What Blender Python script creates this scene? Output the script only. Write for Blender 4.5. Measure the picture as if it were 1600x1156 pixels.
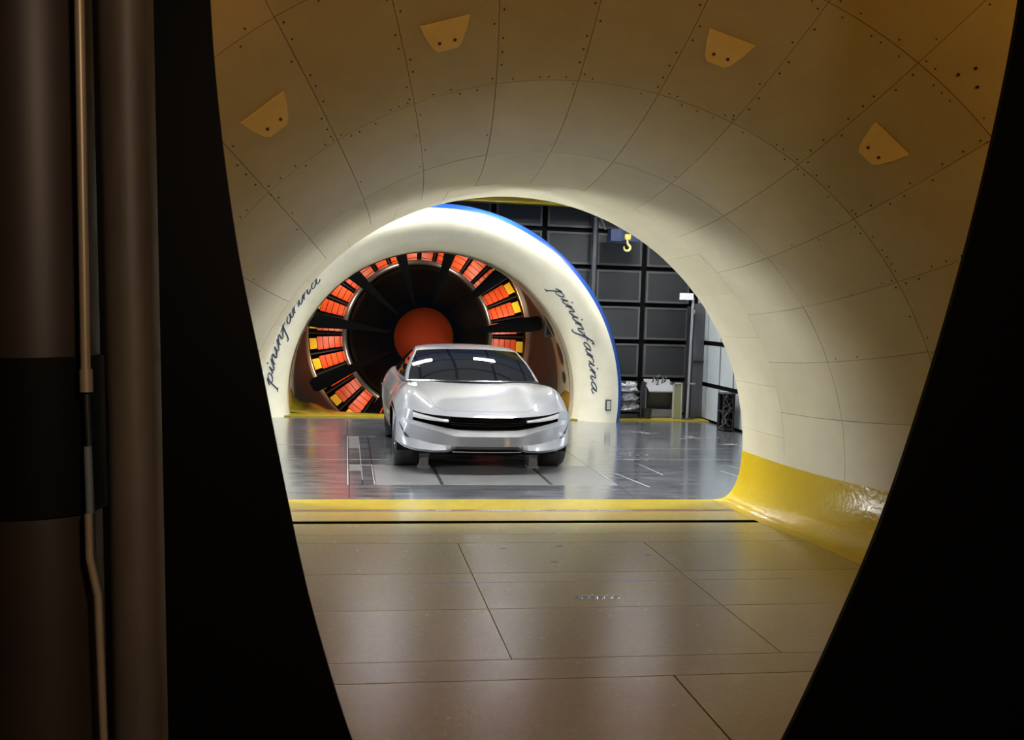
import bpy, bmesh, math, random
import numpy as np
from mathutils import Vector, Matrix
random.seed(7)
for o in list(bpy.data.objects): bpy.data.objects.remove(o)
S = bpy.context.scene; COL = S.collection
PI = math.pi
# ------------------------------------------------------------------ camera
# X = 0 is the tunnel axis, +Y runs downstream, Z up, floor at 0, metres
def v3(*a): return Vector(a)
F = 1640.0
Yc = v3(540-800, 578-472, F).normalized()
Xc = v3(10500, -210, F); Xc = (Xc - Yc*Xc.dot(Yc)).normalized()
Zc = Xc.cross(Yc)
if Zc.y < 0: Zc = -Zc
cam_d = bpy.data.cameras.new('camera'); cam = bpy.data.objects.new('camera', cam_d); COL.objects.link(cam)
right = v3(Xc.x, Yc.x, Zc.x); up = v3(Xc.y, Yc.y, Zc.y); fwd = v3(Xc.z, Yc.z, Zc.z)
m = Matrix.Identity(4)
for i in range(3):
    m[i][0] = right[i]; m[i][1] = up[i]; m[i][2] = -fwd[i]
m.translation = v3(-1.54, 0, 1.85)
cam.matrix_world = m
cam_d.sensor_width = 36; cam_d.lens = 36*F/1600; cam_d.clip_start = 0.05; cam_d.clip_end = 200
S.camera = cam
# ------------------------------------------------------------------ world, lights, exposure
w = bpy.data.worlds.new('world'); S.world = w; w.use_nodes = True
w.node_tree.nodes['Background'].inputs[0].default_value = (0.006, 0.006, 0.008, 1)
w.node_tree.nodes['Background'].inputs[1].default_value = 0.2
S.view_settings.view_transform = 'Standard'; S.view_settings.look = 'None'
S.view_settings.exposure = 0.0; S.view_settings.gamma = 1.0; S.view_settings.use_curve_mapping = False
CHAMBER = 230.0      # radiance of the test chamber luminaires
def lamp(name, kind, loc, energy, color, size=0.2, aim=None):
    d = bpy.data.lights.new(name, kind); d.energy = energy; d.color = color
    if kind == 'AREA': d.shape = 'DISK'; d.size = size
    else: d.shadow_soft_size = size
    o = bpy.data.objects.new(name, d); COL.objects.link(o); o.location = loc
    if aim: o.rotation_euler = (Vector(aim)-Vector(loc)).to_track_quat('-Z', 'Y').to_euler()
    return o
WARM = (1.0, 0.43, 0.065)
lamp('settling_lamp', 'AREA', (3.3, 3.4, 3.9), 27, WARM, 0.5, (0.6, 7.0, 1.6))
lamp('settling_lamp', 'AREA', (-3.3, 3.4, 3.9), 24, WARM, 0.5, (-0.6, 7.0, 2.2))
lamp('access_lamp', 'POINT', (-0.9, -0.8, 2.7), 95.0, (1.0, 0.70, 0.46), 0.12)
for sx in (-1, 1):
    fl = lamp('lip_fill_lamp', 'AREA', (sx*4.20, 10.66, 0.75), 140, (0.97, 0.99, 1.0), 0.34, (-sx*1.0, 9.6, 3.0)); fl.data.spread = math.radians(130)  # pair of lamps added out of view to brighten the nozzle lip
for k in range(8):
    a = math.radians(20+k*45)
    lamp('stator_lamp', 'AREA', (-0.02+1.9*math.cos(a), 21.5, 1.2+1.9*math.sin(a)), 7, (1.0, 0.84, 0.62), 0.3, (-0.02+1.9*math.cos(a), 22.2, 1.2+1.9*math.sin(a)))
# ------------------------------------------------------------------ materials
MATS = {}
def mat(name, color, rough=0.5, metal=0.0, noise=0.0, nscale=6.0, bump=0.0, bscale=60.0, coat=0.0, rnoise=0.0,
        spec=0.5, emit=None, estr=0.0, color2=None, stretch=None, streak=None):
    if name in MATS: return MATS[name]
    M = bpy.data.materials.new(name); M.use_nodes = True; N = M.node_tree.nodes; L = M.node_tree.links
    b = N['Principled BSDF']
    b.inputs['Base Color'].default_value = (*color, 1); b.inputs['Roughness'].default_value = rough
    b.inputs['Metallic'].default_value = metal; b.inputs['Specular IOR Level'].default_value = spec
    if coat: b.inputs['Coat Weight'].default_value = coat; b.inputs['Coat Roughness'].default_value = 0.04
    if emit: b.inputs['Emission Color'].default_value = (*emit, 1); b.inputs['Emission Strength'].default_value = estr
    tc = N.new('ShaderNodeTexCoord'); src = tc.outputs['Object']
    if stretch:
        mp = N.new('ShaderNodeMapping'); mp.inputs['Scale'].default_value = stretch
        L.new(src, mp.inputs['Vector']); src = mp.outputs['Vector']
    if noise or rnoise:
        t = N.new('ShaderNodeTexNoise'); t.inputs['Scale'].default_value = nscale; t.inputs['Detail'].default_value = 6
        t.inputs['Roughness'].default_value = 0.65; L.new(src, t.inputs['Vector'])
        if noise:
            r = N.new('ShaderNodeValToRGB'); r.color_ramp.elements[0].position = 0.3; r.color_ramp.elements[1].position = 0.72
            c2 = color2 or tuple(c*(1-noise) for c in color)
            r.color_ramp.elements[0].color = (*c2, 1); r.color_ramp.elements[1].color = (*[min(1, c*(1+noise*0.3)) for c in color], 1)
            L.new(t.outputs['Fac'], r.inputs['Fac']); L.new(r.outputs['Color'], b.inputs['Base Color'])
        if rnoise:
            mr = N.new('ShaderNodeMapRange'); mr.inputs['From Min'].default_value = 0.3; mr.inputs['From Max'].default_value = 0.7
            mr.inputs['To Min'].default_value = max(0.02, rough-rnoise); mr.inputs['To Max'].default_value = rough+rnoise
            L.new(t.outputs['Fac'], mr.inputs['Value']); L.new(mr.outputs['Result'], b.inputs['Roughness'])
    if bump:
        t2 = N.new('ShaderNodeTexNoise'); t2.inputs['Scale'].default_value = bscale; t2.inputs['Detail'].default_value = 3
        L.new(src, t2.inputs['Vector']); bp = N.new('ShaderNodeBump'); bp.inputs['Strength'].default_value = bump
        bp.inputs['Distance'].default_value = 0.01
        L.new(t2.outputs['Fac'], bp.inputs['Height']); L.new(bp.outputs['Normal'], b.inputs['Normal'])
    MATS[name] = M; return M
wallpaint = [mat('nozzle_paint_%d' % i, c, 0.42, noise=0.10, nscale=3.0, bump=0.04, bscale=25) for i, c in enumerate(
    [(0.56, 0.535, 0.40), (0.535, 0.51, 0.375), (0.58, 0.555, 0.42), (0.545, 0.52, 0.39)])]
shellm = mat('dark_shell', (0.05, 0.04, 0.03), 0.8)
yellow = mat('yellow_paint', (0.50, 0.365, 0.006), 0.22, noise=0.05, nscale=5, bump=0.40, bscale=22, rnoise=0.05, spec=0.40)
yellow_flat = mat('yellow_floor_paint', (0.37, 0.285, 0.022), 0.22, noise=0.18, nscale=7, bump=0.05, bscale=30)
plate_ochre = mat('ochre_plate', (0.98, 0.80, 0.36), 0.45, noise=0.1)
boltm = mat('bolt_dark', (0.03, 0.02, 0.015), 0.6)
nfloor = [mat('nozzle_floor_%d' % i, c, 0.25, bump=0.10, bscale=55, rnoise=0.03, nscale=28, noise=0.12, spec=0.33) for i, c in enumerate(
    [(0.37, 0.31, 0.10), (0.35, 0.293, 0.094), (0.39, 0.325, 0.11)])]
blackm = mat('black_void', (0.004, 0.004, 0.004), 0.7, spec=0.1)
steel = mat('floor_steel', (0.44, 0.47, 0.52), 0.17, metal=0.86, noise=0.4, nscale=5, rnoise=0.08, bump=0.03, bscale=9, stretch=(0.35, 1.6, 1))
platem = mat('floor_plate_grey', (0.17, 0.175, 0.18), 0.30, metal=0.2, noise=0.2, nscale=9)
scratch = mat('scuffed_paint', (0.42, 0.44, 0.45), 0.4, noise=0.4, nscale=30)
cream = mat('collector_cream', (0.80, 0.77, 0.60), 0.38, noise=0.10, nscale=2.5)
blue = mat('collector_blue', (0.010, 0.055, 0.27), 0.35)
ductm = mat('duct_wall', (0.17, 0.175, 0.17), 0.6, noise=0.2, nscale=2, spec=0.2)
ink = mat('ink', (0.03, 0.04, 0.09), 0.5)
bladem = mat('blade_black', (0.026, 0.032, 0.041), 0.5, spec=0.25)
hubm = mat('hub_black', (0.006, 0.018, 0.038), 0.5, spec=0.25)
nosem = mat('nose_red', (0.92, 0.10, 0.03), 0.6, spec=0.2)
redm = mat('vane_red', (0.90, 0.10, 0.02), 0.4, noise=0.25, nscale=3)
vyel = mat('vane_yellow', (0.95, 0.62, 0.03), 0.4)
rim_orange = mat('rim_orange_lit', (0.62, 0.28, 0.12), 0.3, metal=0.6)  # orange light reflected on the duct edge, put into the rim colour
silver = mat('silver_metal', (0.62, 0.62, 0.64), 0.22, metal=0.9)
darkm = mat('dark_metal', (0.02, 0.02, 0.022), 0.5)
pan_dark = [mat('acoustic_panel_%d' % i, c, 0.5, noise=0.12, nscale=3) for i, c in enumerate([(0.030, 0.034, 0.036), (0.036, 0.040, 0.042), (0.026, 0.030, 0.032)])]
pan_frame = mat('panel_frame', (0.13, 0.13, 0.13), 0.4, metal=0.3)
pan_light = mat('light_panel', (0.36, 0.40, 0.41), 0.45, noise=0.08)
ceilm = mat('ceiling_panel', (0.035, 0.036, 0.04), 0.55)
paint = mat('car_paint', (0.165, 0.176, 0.196), 0.42, metal=0.10, coat=0.8)
glass = mat('tinted_glass', (0.006, 0.007, 0.009), 0.03, spec=0.9)
rubber = mat('tyre_rubber', (0.010, 0.010, 0.010), 0.7)
gloss_black = mat('gloss_black', (0.006, 0.006, 0.007), 0.25)
lens = mat('lamp_lens', (0.38, 0.39, 0.41), 0.15, coat=0.5)
greym = mat('equipment_grey', (0.16, 0.165, 0.17), 0.5, noise=0.15)
post_m = mat('post_paint', (0.11, 0.085, 0.065), 0.55, noise=0.45, nscale=7, bump=0.2, bscale=14, stretch=(1, 1, 0.25))
rod_m = mat('rod_brass', (0.40, 0.32, 0.22), 0.4, metal=0.3, noise=0.2)
cyl_m = mat('cylinder_dark', (0.035, 0.022, 0.018), 0.5, noise=0.2)
lightm = mat('luminaire_diffuser', (0.9, 0.9, 0.9), 0.5, emit=(1.0, 0.985, 0.95), estr=CHAMBER)
slabm = mat('black_slab', (0.0035, 0.0033, 0.0035), 0.5, spec=0.12)
ochre_beam = mat('crane_yellow', (0.62, 0.46, 0.02), 0.35)
foil = mat('foil_white', (0.75, 0.76, 0.75), 0.35, noise=0.6, nscale=14)
olive = mat('olive_panel', (0.22, 0.22, 0.12), 0.5)
redline = mat('rail_brown', (0.15, 0.065, 0.02), 0.3)
# ------------------------------------------------------------------ helpers
def obj(name, verts, faces, material=None, parent=None, smooth=False, sharp=None):
    me = bpy.data.meshes.new(name); me.from_pydata([tuple(map(float, v)) for v in verts], [], [tuple(f) for f in faces]); me.update()
    return link(name, me, material, parent, smooth, sharp)
def link(name, me, material=None, parent=None, smooth=False, sharp=None):
    if material: me.materials.append(material)
    if smooth:
        for p in me.polygons: p.use_smooth = True
        if sharp: me.set_sharp_from_angle(angle=math.radians(sharp))
    o = bpy.data.objects.new(name, me); COL.objects.link(o)
    if parent: o.parent = parent
    return o
def empty(name, loc=(0, 0, 0)):
    o = bpy.data.objects.new(name, None); COL.objects.link(o); o.location = loc; o.empty_display_size = 0.1; return o
def tag(o, label, cat, group=None):
    o['label'] = label; o['category'] = cat
    if group: o['group'] = group
    return o
def struct(o, label=None):
    o['kind'] = 'structure'
    if label: o['label'] = label
    return o
class MB:
    def __init__(s): s.v = []; s.f = []
    def add(s, v, f):
        k = len(s.v); s.v += [tuple(p) for p in v]; s.f += [tuple(i+k for i in q) for q in f]; return s
    def box(s, x0, x1, y0, y1, z0, z1):
        return s.add([(x0, y0, z0), (x1, y0, z0), (x1, y1, z0), (x0, y1, z0), (x0, y0, z1), (x1, y0, z1), (x1, y1, z1), (x0, y1, z1)],
                     [(3, 2, 1, 0), (4, 5, 6, 7), (0, 1, 5, 4), (1, 2, 6, 5), (2, 3, 7, 6), (3, 0, 4, 7)])
    def grid(s, P, closed_u=False, closed_v=False, flip=False):
        n, k = len(P), len(P[0]); v = [p for r in P for p in r]; f = []
        for i in range(n if closed_u else n-1):
            for j in range(k if closed_v else k-1):
                a = (i*k+j, ((i+1) % n)*k+j, ((i+1) % n)*k+(j+1) % k, i*k+(j+1) % k)
                f.append(a[::-1] if flip else a)
        return s.add(v, f)
    def tube(s, pts, r, n=10, cap=True):
        pts = [Vector(p) for p in pts]; rings = []
        rr = r if isinstance(r, (list, tuple)) else [r]*len(pts)
        pu = None
        for i, p in enumerate(pts):
            d = (pts[min(i+1, len(pts)-1)]-pts[max(i-1, 0)]).normalized()
            if pu is None: pu = d.orthogonal().normalized()
            pu = (pu-d*pu.dot(d)).normalized(); pv = d.cross(pu)
            rings.append([p+(pu*math.cos(a)+pv*math.sin(a))*rr[i] for a in [2*PI*k/n for k in range(n)]])
        k0 = len(s.v); s.grid(rings, closed_v=True)
        if cap:
            s.f.append(tuple(k0+i for i in range(n))); e = k0+(len(pts)-1)*n; s.f.append(tuple(e+i for i in reversed(range(n))))
        return s
    def lathe(s, prof, n=48, ctr=(0, 0), axis='Y', a0=0, a1=2*PI):
        # prof: (r, t) along the axis
        full = abs(a1-a0-2*PI) < 1e-6; rings = []
        for r, t in prof:
            row = []
            for k in range(n if full else n+1):
                a = a0+(a1-a0)*k/n
                if axis == 'Y': row.append((ctr[0]+r*math.cos(a), t, ctr[1]+r*math.sin(a)))
                elif axis == 'X': row.append((t, ctr[0]+r*math.cos(a), ctr[1]+r*math.sin(a)))
                else: row.append((ctr[0]+r*math.cos(a), ctr[1]+r*math.sin(a), t))
            rings.append(row)
        return s.grid(rings, closed_v=full)
    def prism(s, poly, axis, t0, t1):
        # extrude a 2D polygon along axis
        def P(a, b, t): return {'X': (t, a, b), 'Y': (a, t, b), 'Z': (a, b, t)}[axis]
        n = len(poly); k = len(s.v)
        s.v += [P(a, b, t0) for a, b in poly]+[P(a, b, t1) for a, b in poly]
        s.f += [tuple(k+i for i in range(n)), tuple(k+n+i for i in reversed(range(n)))]
        s.f += [(k+i, k+n+i, k+n+(i+1) % n, k+(i+1) % n) for i in range(n)]
        return s
    def build(s, name, material, parent=None, smooth=False, sharp=None):
        o = obj(name, s.v, s.f, None, parent)
        me = o.data; me.materials.append(material)
        bm = bmesh.new(); bm.from_mesh(me); bmesh.ops.recalc_face_normals(bm, faces=bm.faces); bm.to_mesh(me); bm.free()
        if smooth:
            for p in me.polygons: p.use_smooth = True
            if sharp: me.set_sharp_from_angle(angle=math.radians(sharp))
        return o
def cr(pts, n):
    # Catmull-Rom through pts, n samples per span
    P = [np.array(p, float) for p in pts]; out = []
    for i in range(len(P)-1):
        p0 = P[i-1] if i else 2*P[0]-P[1]; p1, p2 = P[i], P[i+1]; p3 = P[i+2] if i+2 < len(P) else 2*P[-1]-P[-2]
        for k in range(n):
            t = k/n
            out.append(0.5*((2*p1)+(-p0+p2)*t+(2*p0-5*p1+4*p2-p3)*t*t+(-p0+3*p1-3*p2+p3)*t**3))
    out.append(P[-1]); return out
def itp(x, pts):
    return float(np.interp(x, [p[0] for p in pts], [p[1] for p in pts]))
def sstep(a, b, x):
    t = min(1, max(0, (x-a)/(b-a))); return t*t*(3-2*t)
# ------------------------------------------------------------------ nozzle contraction
ZC = 0.5
def RN(Y):
    d = max(0, 9.9-Y)
    if d < 4.3: return 2.39+0.0285*d**2.83
    return 2.39+0.0285*4.3**2.83+0.9*(1-math.exp(-(d-4.3)*1.163/0.9))
def NP(th, Y, off=0.0):
    # point on the nozzle wall, moved off metres towards the axis
    e = 1e-3; sl = (RN(Y+e)-RN(Y-e))/(2*e); nr, ny = -1/math.hypot(1, sl), sl/math.hypot(1, sl)
    r = RN(Y)+nr*off; y = Y+ny*off
    return (r*math.cos(th), y, ZC+r*math.sin(th))
def foot(Y):
    return RN(Y)-0.24 if Y > 8.1 else 2.30+0.05*(8.1-Y)+max(0, 6.0-Y)*0.35
nozzle = MB()
ys = list(np.linspace(9.9, 5.2, 48))+[4.9, 4.5, 4.0, 3.4, 2.8]
nozzle.grid([[NP(math.radians(t), y, -0.03) for t in np.linspace(-14, 194, 105)] for y in ys])
nozzle.grid([[((RN(9.9)+a)*math.cos(t), 9.9, ZC+(RN(9.9)+a)*math.sin(t)) for t in np.linspace(-0.2, PI+0.2, 105)] for a in (0.03, 0.32)])
wall_n = struct(nozzle.build('wall_nozzle', shellm, smooth=True, sharp=40))
rings = [(9.9, 8.95), (8.95, 8.05), (8.05, 7.12), (7.12, 6.2), (6.2, 5.2)]
STEP = 11.25
bolts = MB()
def bolt(th, Y, r=0.0065):
    c = Vector(NP(th, Y, 0.001)); e = 1e-3
    t1 = (Vector(NP(th+e, Y))-Vector(NP(th-e, Y))).normalized(); t2 = (Vector(NP(th, Y+e))-Vector(NP(th, Y-e))).normalized()
    n = t1.cross(t2); n = n if n.dot(Vector((0, Y, ZC))-c) > 0 else -n
    a = [c+(t1*math.cos(k*PI/3)+t2*math.sin(k*PI/3))*r+n*0.003 for k in range(6)]
    b = [p-n*0.006 for p in a]
    bolts.add(a+b, [tuple(range(6))]+[(k, k+6, (k+1) % 6+6, (k+1) % 6) for k in range(6)])
for ri, (ya, yb) in enumerate(rings):
    off = 0.5*STEP if ri == 0 else 0
    edges = [-0.6]+[k*STEP+off for k in range(0 if off else 1, 16)]+[180.6]
    for k in range(len(edges)-1):
        t0, t1 = edges[k], edges[k+1]
        g = 0.0019; ga = math.degrees(g/RN(0.5*(ya+yb)))
        gv = 0.0019 if ri != 0 else 0.0012
        if ri == 0: ga *= 0.5
        T = [math.radians(t) for t in np.linspace(t0+ga, t1-ga, 8)]; Y = list(np.linspace(ya-gv*(ri > 0), yb+gv, 8))
        lift = random.uniform(-0.0012, 0.0012)
        top = [[NP(t, y, lift) for t in T] for y in Y]
        mb = MB().grid(top)
        ring = [top[0][j] for j in range(8)]+[top[i][7] for i in range(1, 8)]+[top[7][j] for j in range(6, -1, -1)]+[top[i][0] for i in range(6, 0, -1)]
        rt = [(t, Y[0]) for t in T]+[(T[7], y) for y in Y[1:]]+[(t, Y[7]) for t in T[6::-1]]+[(T[0], y) for y in Y[6:0:-1]]
        back = [NP(t, y, -0.026) for t, y in rt]
        mb.grid([ring+[ring[0]], back+[back[0]]])
        o = mb.build('wall_panel', random.choice(wallpaint), wall_n, smooth=True, sharp=35)
    if ri in (2, 3, 4):
        for t in edges[1:-1]:
            nb = 9 if ri == 3 else 4
            for q in range(nb):
                if ri == 2 and random.random() < 0.5: continue
                y = ya+(yb-ya)*(q+0.5)/nb
                bolt(math.radians(t+random.choice((-1, 1))*0.55), y+random.uniform(-0.015, 0.015), 0.0065 if ri == 3 else 0.005)
    if ri in (2, 3):
        for q in range(150):
            if random.random() < 0.45: continue
            bolt(math.radians(180*(q+0.5)/150), yb+random.choice((-0.03, 0.03)), 0.0055)
for th, y in ((52.6, 6.12), (50.4, 6.10), (52.0, 6.05), (134, 6.08)):
    bolt(math.radians(th), y, 0.011)
bo = bolts.build('bolts', boltm, wall_n); bo['kind'] = 'stuff'
# yellow skirting at both feet of the nozzle
for sgn, nm, lab in ((1, 'trim_1', 'glossy yellow curved skirting along the right foot of the nozzle'), (-1, 'trim_2', 'yellow curved skirting along the left foot of the nozzle')):
    rows = []
    for y in list(np.linspace(9.9, 5.2, 40))+[4.6, 4.0, 3.2, 2.8]:
        r, f = RN(y), foot(y); dx = r-f; row = []
        for q in range(15):
            a = (PI/2)*q/14
            # superelliptic fillet from the wall (z = .49) down to the floor
            px = r-dx*(1-math.cos(a)**0.9); pz = 0.49*(1-math.sin(a)**0.9)+0.004
            row.append((sgn*(px-0.002), y, pz))
        row.append((sgn*(f-0.05), y, 0.002)); rows.append(row)
    b = MB().grid(rows)
    for row in (rows[0],): b.grid([row, [(sgn*(RN(9.9)+0.05), 9.9, p[2]) for p in row]])
    struct(b.build(nm, yellow, smooth=True, sharp=50), lab)
# ------------------------------------------------------------------ floor
floor = struct(MB().box(-4.9, 4.9, 2.7, 18.3, -0.12, -0.05).build('floor', blackm))
def slab(name, x0, x1, y0, y1, material, g=0.003, parent=floor, z=0.0):
    return MB().box(x0+g, x1-g, y0+g, y1-g, z-0.045, z).build(name, material, parent)
edgesY = [8.06, 7.13, 6.27, 5.35]
for a, b in zip(edgesY[:-1], edgesY[1:]):
    for x0, x1 in ((-2.36, -0.64), (-0.64, 0.86), (0.86, 2.36)):
        slab('floor_panel', x0, x1, b, a, random.choice(nfloor))
slab('floor_panel', -2.36, 2.36, 8.06, 8.36, nfloor[0], 0.0022)
slab('floor_panel', -2.36, 2.36, 8.36, 8.79, nfloor[2], 0.0015)
slab('floor_panel', -2.5, 2.5, 5.05, 5.35, nfloor[1])
slab('floor_panel', -2.5, 0.15, 3.4, 5.05, nfloor[0], 0.005); slab('floor_panel', 0.15, 2.5, 3.4, 5.05, nfloor[2], 0.005)
slab('floor_panel', -2.5, 2.5, 2.76, 3.4, nfloor[1])
for sgn in (-1, 1):
    x0, x1 = sorted((sgn*2.36, sgn*4.8)); slab('floor_panel', x0, x1, 5.35, 8.06, nfloor[1], 0.0)
    x0, x1 = sorted((sgn*2.5, sgn*4.8)); slab('floor_panel', x0, x1, 2.76, 5.35, nfloor[1], 0.0)
    x0, x1 = sorted((sgn*2.21, sgn*2.6)); slab('floor_panel', x0, x1, 8.06, 9.9, yellow_flat, 0.0, z=-0.001)
MB().box(-2.21, 2.21, 8.890, 8.8999, -0.05, -0.0005).build('slot_shade', blackm, floor)  # black strip that paints the slot's shade over its far wall
slab('threshold_strip', -2.21, 2.21, 8.90, 9.30, mat('threshold_tan', (.40, .31, .085), .2, noise=.1, nscale=8), 0.0)
slab('threshold_rail', -2.21, 2.21, 9.30, 9.395, redline, 0.0, z=0.0)
slab('threshold_strip', -2.3, 2.3, 9.395, 9.9, yellow_flat, 0.0)
ticks = MB(); x = -1.04
while x < 1.11:
    wd = random.uniform(0.012, 0.03)
    if not (-0.55 < x < -0.37 or 0.32 < x < 0.40 or -0.78 < x < -0.72 or 0.72 < x < 0.78):
        h = random.uniform(0.03, 0.06); ticks.box(x, x+wd, 9.35-h/2, 9.35+h/2, -0.001, 0.0015)
    x += wd+random.uniform(0.006, 0.016)
tk = ticks.build('worn_marks', scratch, floor); tk['kind'] = 'stuff'
# thin scored line and marks in the tan floor
slab('score_line', -1.0, 1.6, 6.885, 6.897, redline, 0, z=0.0006)
for mx, my, ln in ((-0.33, 7.86, 0.05), (0.12, 7.92, 0.05), (-0.02, 7.42, 0.05), (0.75, 7.6, 0.03)):
    slab('floor_mark', mx, mx+ln, my, my+0.02, boltm, 0, z=0.0008)
# test chamber floor
slab('floor_plate', -4.6, -1.47, 9.9, 17.0, steel)
slab('floor_plate', 1.33, 4.6, 9.9, 17.0, steel)
slab('floor_plate', -1.47, 1.33, 9.9, 10.71, steel)
for x0, x1 in ((-1.2, -0.53), (-0.50, 0.62), (0.65, 1.33)): slab('floor_plate', x0, x1, 10.71, 12.0, platem, 0.004)
slab('balance_rail', -0.53, -0.50, 10.71, 12.0, darkm, 0.004); slab('balance_rail', 0.62, 0.65, 10.71, 12.0, darkm, 0.004)
slab('floor_plate', -1.2, 1.33, 12.0, 14.6, steel); slab('floor_plate', -1.47, 1.33, 14.6, 17.0, steel)
for y0, y1 in ((10.71, 11.0), (11.0, 11.6), (11.6, 12.0), (12.0, 12.7), (12.7, 13.4), (13.4, 14.6)):
    slab('floor_plate', -1.47, -1.33, y0, y1, platem if random.random() < 0.4 else steel, 0.006)
    slab('floor_plate', -1.33, -1.2, y0, y1, steel, 0.006)
sc = MB()
def dash(x0, y0, x1, y1, wd=0.012):
    d = Vector((x1-x0, y1-y0, 0)); n = Vector((-d.y, d.x, 0)).normalized()*wd/2
    wd *= .7; a, b = Vector((x0, y0, 0.001)), Vector((x1, y1, 0.001)); n = n*.7
    sc.add([a-n, b-n, b+n, a+n], [(0, 1, 2, 3)])
for a in ((1.62, 12.6, 3.9, 12.6, 0.012), (1.45, 13.6, 3.6, 13.6, 0.012), (1.66, 10.6, 1.52, 11.5, 0.018), (1.34, 10.72, 1.34, 12.0, 0.014), (3.02, 10.9, 2.85, 11.7, 0.02),
          (2.05, 11.4, 2.0, 12.2, 0.012), (2.05, 13.4, 1.95, 14.4, 0.012), (-1.2, 10.70, 1.33, 10.70, 0.014), (-1.21, 10.72, -1.21, 12.0, 0.012), (-1.48, 10.7, -1.48, 14.6, 0.012),
          (-3.4, 13.7, -1.2, 13.7, 0.016), (-3.4, 12.45, -1.0, 12.45, 0.016), (-1.47, 12.02, -1.05, 12.02, 0.03), (-1.33, 11.0, -1.33, 14.6, 0.008), (-1.47, 14.6, -1.1, 14.6, 0.02), (3.3, 11.2, 3.1, 12.1, 0.01)):
    dash(*a)
for k in range(60):
    x, y = random.uniform(1.75, 2.35), random.gauss(13.0, 0.35); l = random.uniform(0.01, 0.05); dash(x, y, x+l, y+random.uniform(-.03, .03), random.uniform(0.006, 0.02))
for cx, cy in ((2.95, 15.35), (3.55, 14.8), (3.85, 14.1)):
    for k in range(14): x, y = cx+random.gauss(0, .12), cy+random.gauss(0, .10); dash(x, y, x+random.uniform(.03, .12), y+random.uniform(-.02, .02), random.uniform(0.012, 0.04))
so = sc.build('floor_scuffs', scratch, floor); so['kind'] = 'stuff'
slab('kerb_strip', -4.6, 4.6, 17.0, 17.42, yellow_flat, 0.0, z=0.02)
slab('floor_plate', 2.3, 4.6, 17.42, 18.2, darkm, 0.0); slab('floor_plate', -4.6, -2.3, 17.42, 18.2, darkm, 0.0)
# slotted vent in the tan floor
vent = empty('floor_vent', (0.10, 6.49, 0))
tag(vent, 'small pale metal vent of oval slots set in the tan floor', 'vent')
for k in range(6):
    cx = -0.122+k*0.049; prof = []
    mb = MB(); n = 16
    ro = [(cx+0.027*math.cos(a), 0.045*math.sin(a), 0.0015) for a in [2*PI*i/n for i in range(n)]]
    ri_ = [(cx+0.013*math.cos(a), 0.028*math.sin(a), 0.004) for a in [2*PI*i/n for i in range(n)]]
    rb = [(p[0], p[1], 0.001) for p in ri_]
    mb.grid([ro, ri_, rb], closed_v=True); mb.build('slot_ring', silver, vent, smooth=True)
# ------------------------------------------------------------------ test chamber shell
ZT = 4.2
hole = [(2.52*math.cos(a), ZC+2.52*math.sin(a)) for a in np.linspace(PI+0.19, -0.19, 60)]
# wall around the nozzle exit (its back is only seen in reflections)
wf = MB(); out = []
for a, (hx, hz) in zip(np.linspace(PI+0.19, -0.19, 60), hole):
    s_ = max(abs(math.cos(a))/4.6, (math.sin(a) if math.sin(a) > 0 else -math.sin(a)*7)/3.7); out.append((math.cos(a)/s_, max(0, ZC+math.sin(a)/s_)))
wf.grid([[(x, 9.86, max(0, z)) for x, z in hole], [(x, 9.86, z) for x, z in out]])
struct(wf.build('wall_upstream', ceilm))
CX, CZ = -0.08, 0.38      # collector centre
wb = MB(); hb, ob = [], []
for a in np.linspace(PI+0.12, -0.12, 80):
    hb.append((CX+2.9*math.cos(a), 18.25, max(0, CZ+2.9*math.sin(a))))
    s_ = max(abs(math.cos(a))/4.55, max(math.sin(a), 0)/(ZT-CZ), 1e-6); ob.append((max(-4.6, min(4.6, CX+math.cos(a)/s_)), 18.25, min(ZT, max(0, CZ+math.sin(a)/s_))))
wb.grid([hb, ob]); wall_b = struct(wb.build('wall_back', blackm))
zj = [0.0, 0.629, 1.30, 1.958, 2.60, 3.24, 3.88, 4.2]
xj = [-4.62, -3.70, -2.79, -1.88, -0.97, -0.05, 0.97, 1.88, 2.79, 3.70, 4.60]
for i in range(len(xj)-1):
    for j in range(len(zj)-1):
        x0, x1, z0, z1 = xj[i]+0.05, xj[i+1]-0.05, zj[j]+0.04, zj[j+1]-0.04
        far = max(math.hypot(x-CX, z-CZ) for x in (x0, x1) for z in (z0, z1))
        if far < 3.05: continue
        # keep clear of the duct that passes through the wall
        if min(math.hypot(max(x0, min(CX, x1))-CX, 9), math.hypot(max(x0, min(CX, x1))-CX, max(z0, min(CZ, z1))-CZ)) < 2.2: continue
        p = MB().box(x0+0.035, x1-0.035, 18.19, 18.24, z0+0.035, z1-0.035).build('acoustic_panel', random.choice(pan_dark), wall_b)
        fr = MB()
        for bx in ((x0, x1, z0, z0+0.035), (x0, x1, z1-0.035, z1), (x0, x0+0.035, z0+0.035, z1-0.035), (x1-0.035, x1, z0+0.035, z1-0.035)):
            fr.box(bx[0], bx[1], 18.175, 18.24, bx[2], bx[3])
        fr.build('panel_frame', pan_frame, p)
wall_r = struct(MB().box(4.66, 4.76, 9.86, 18.3, 0, ZT).build('wall_right', blackm))
wall_l = struct(MB().box(-4.76, -4.66, 9.86, 18.3, 0, ZT).build('wall_left', blackm))
yj = [17.85, 17.22, 16.59, 15.96, 15.33, 14.7, 14.07, 13.44, 12.81, 12.18, 11.55, 10.92, 10.29]
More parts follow.
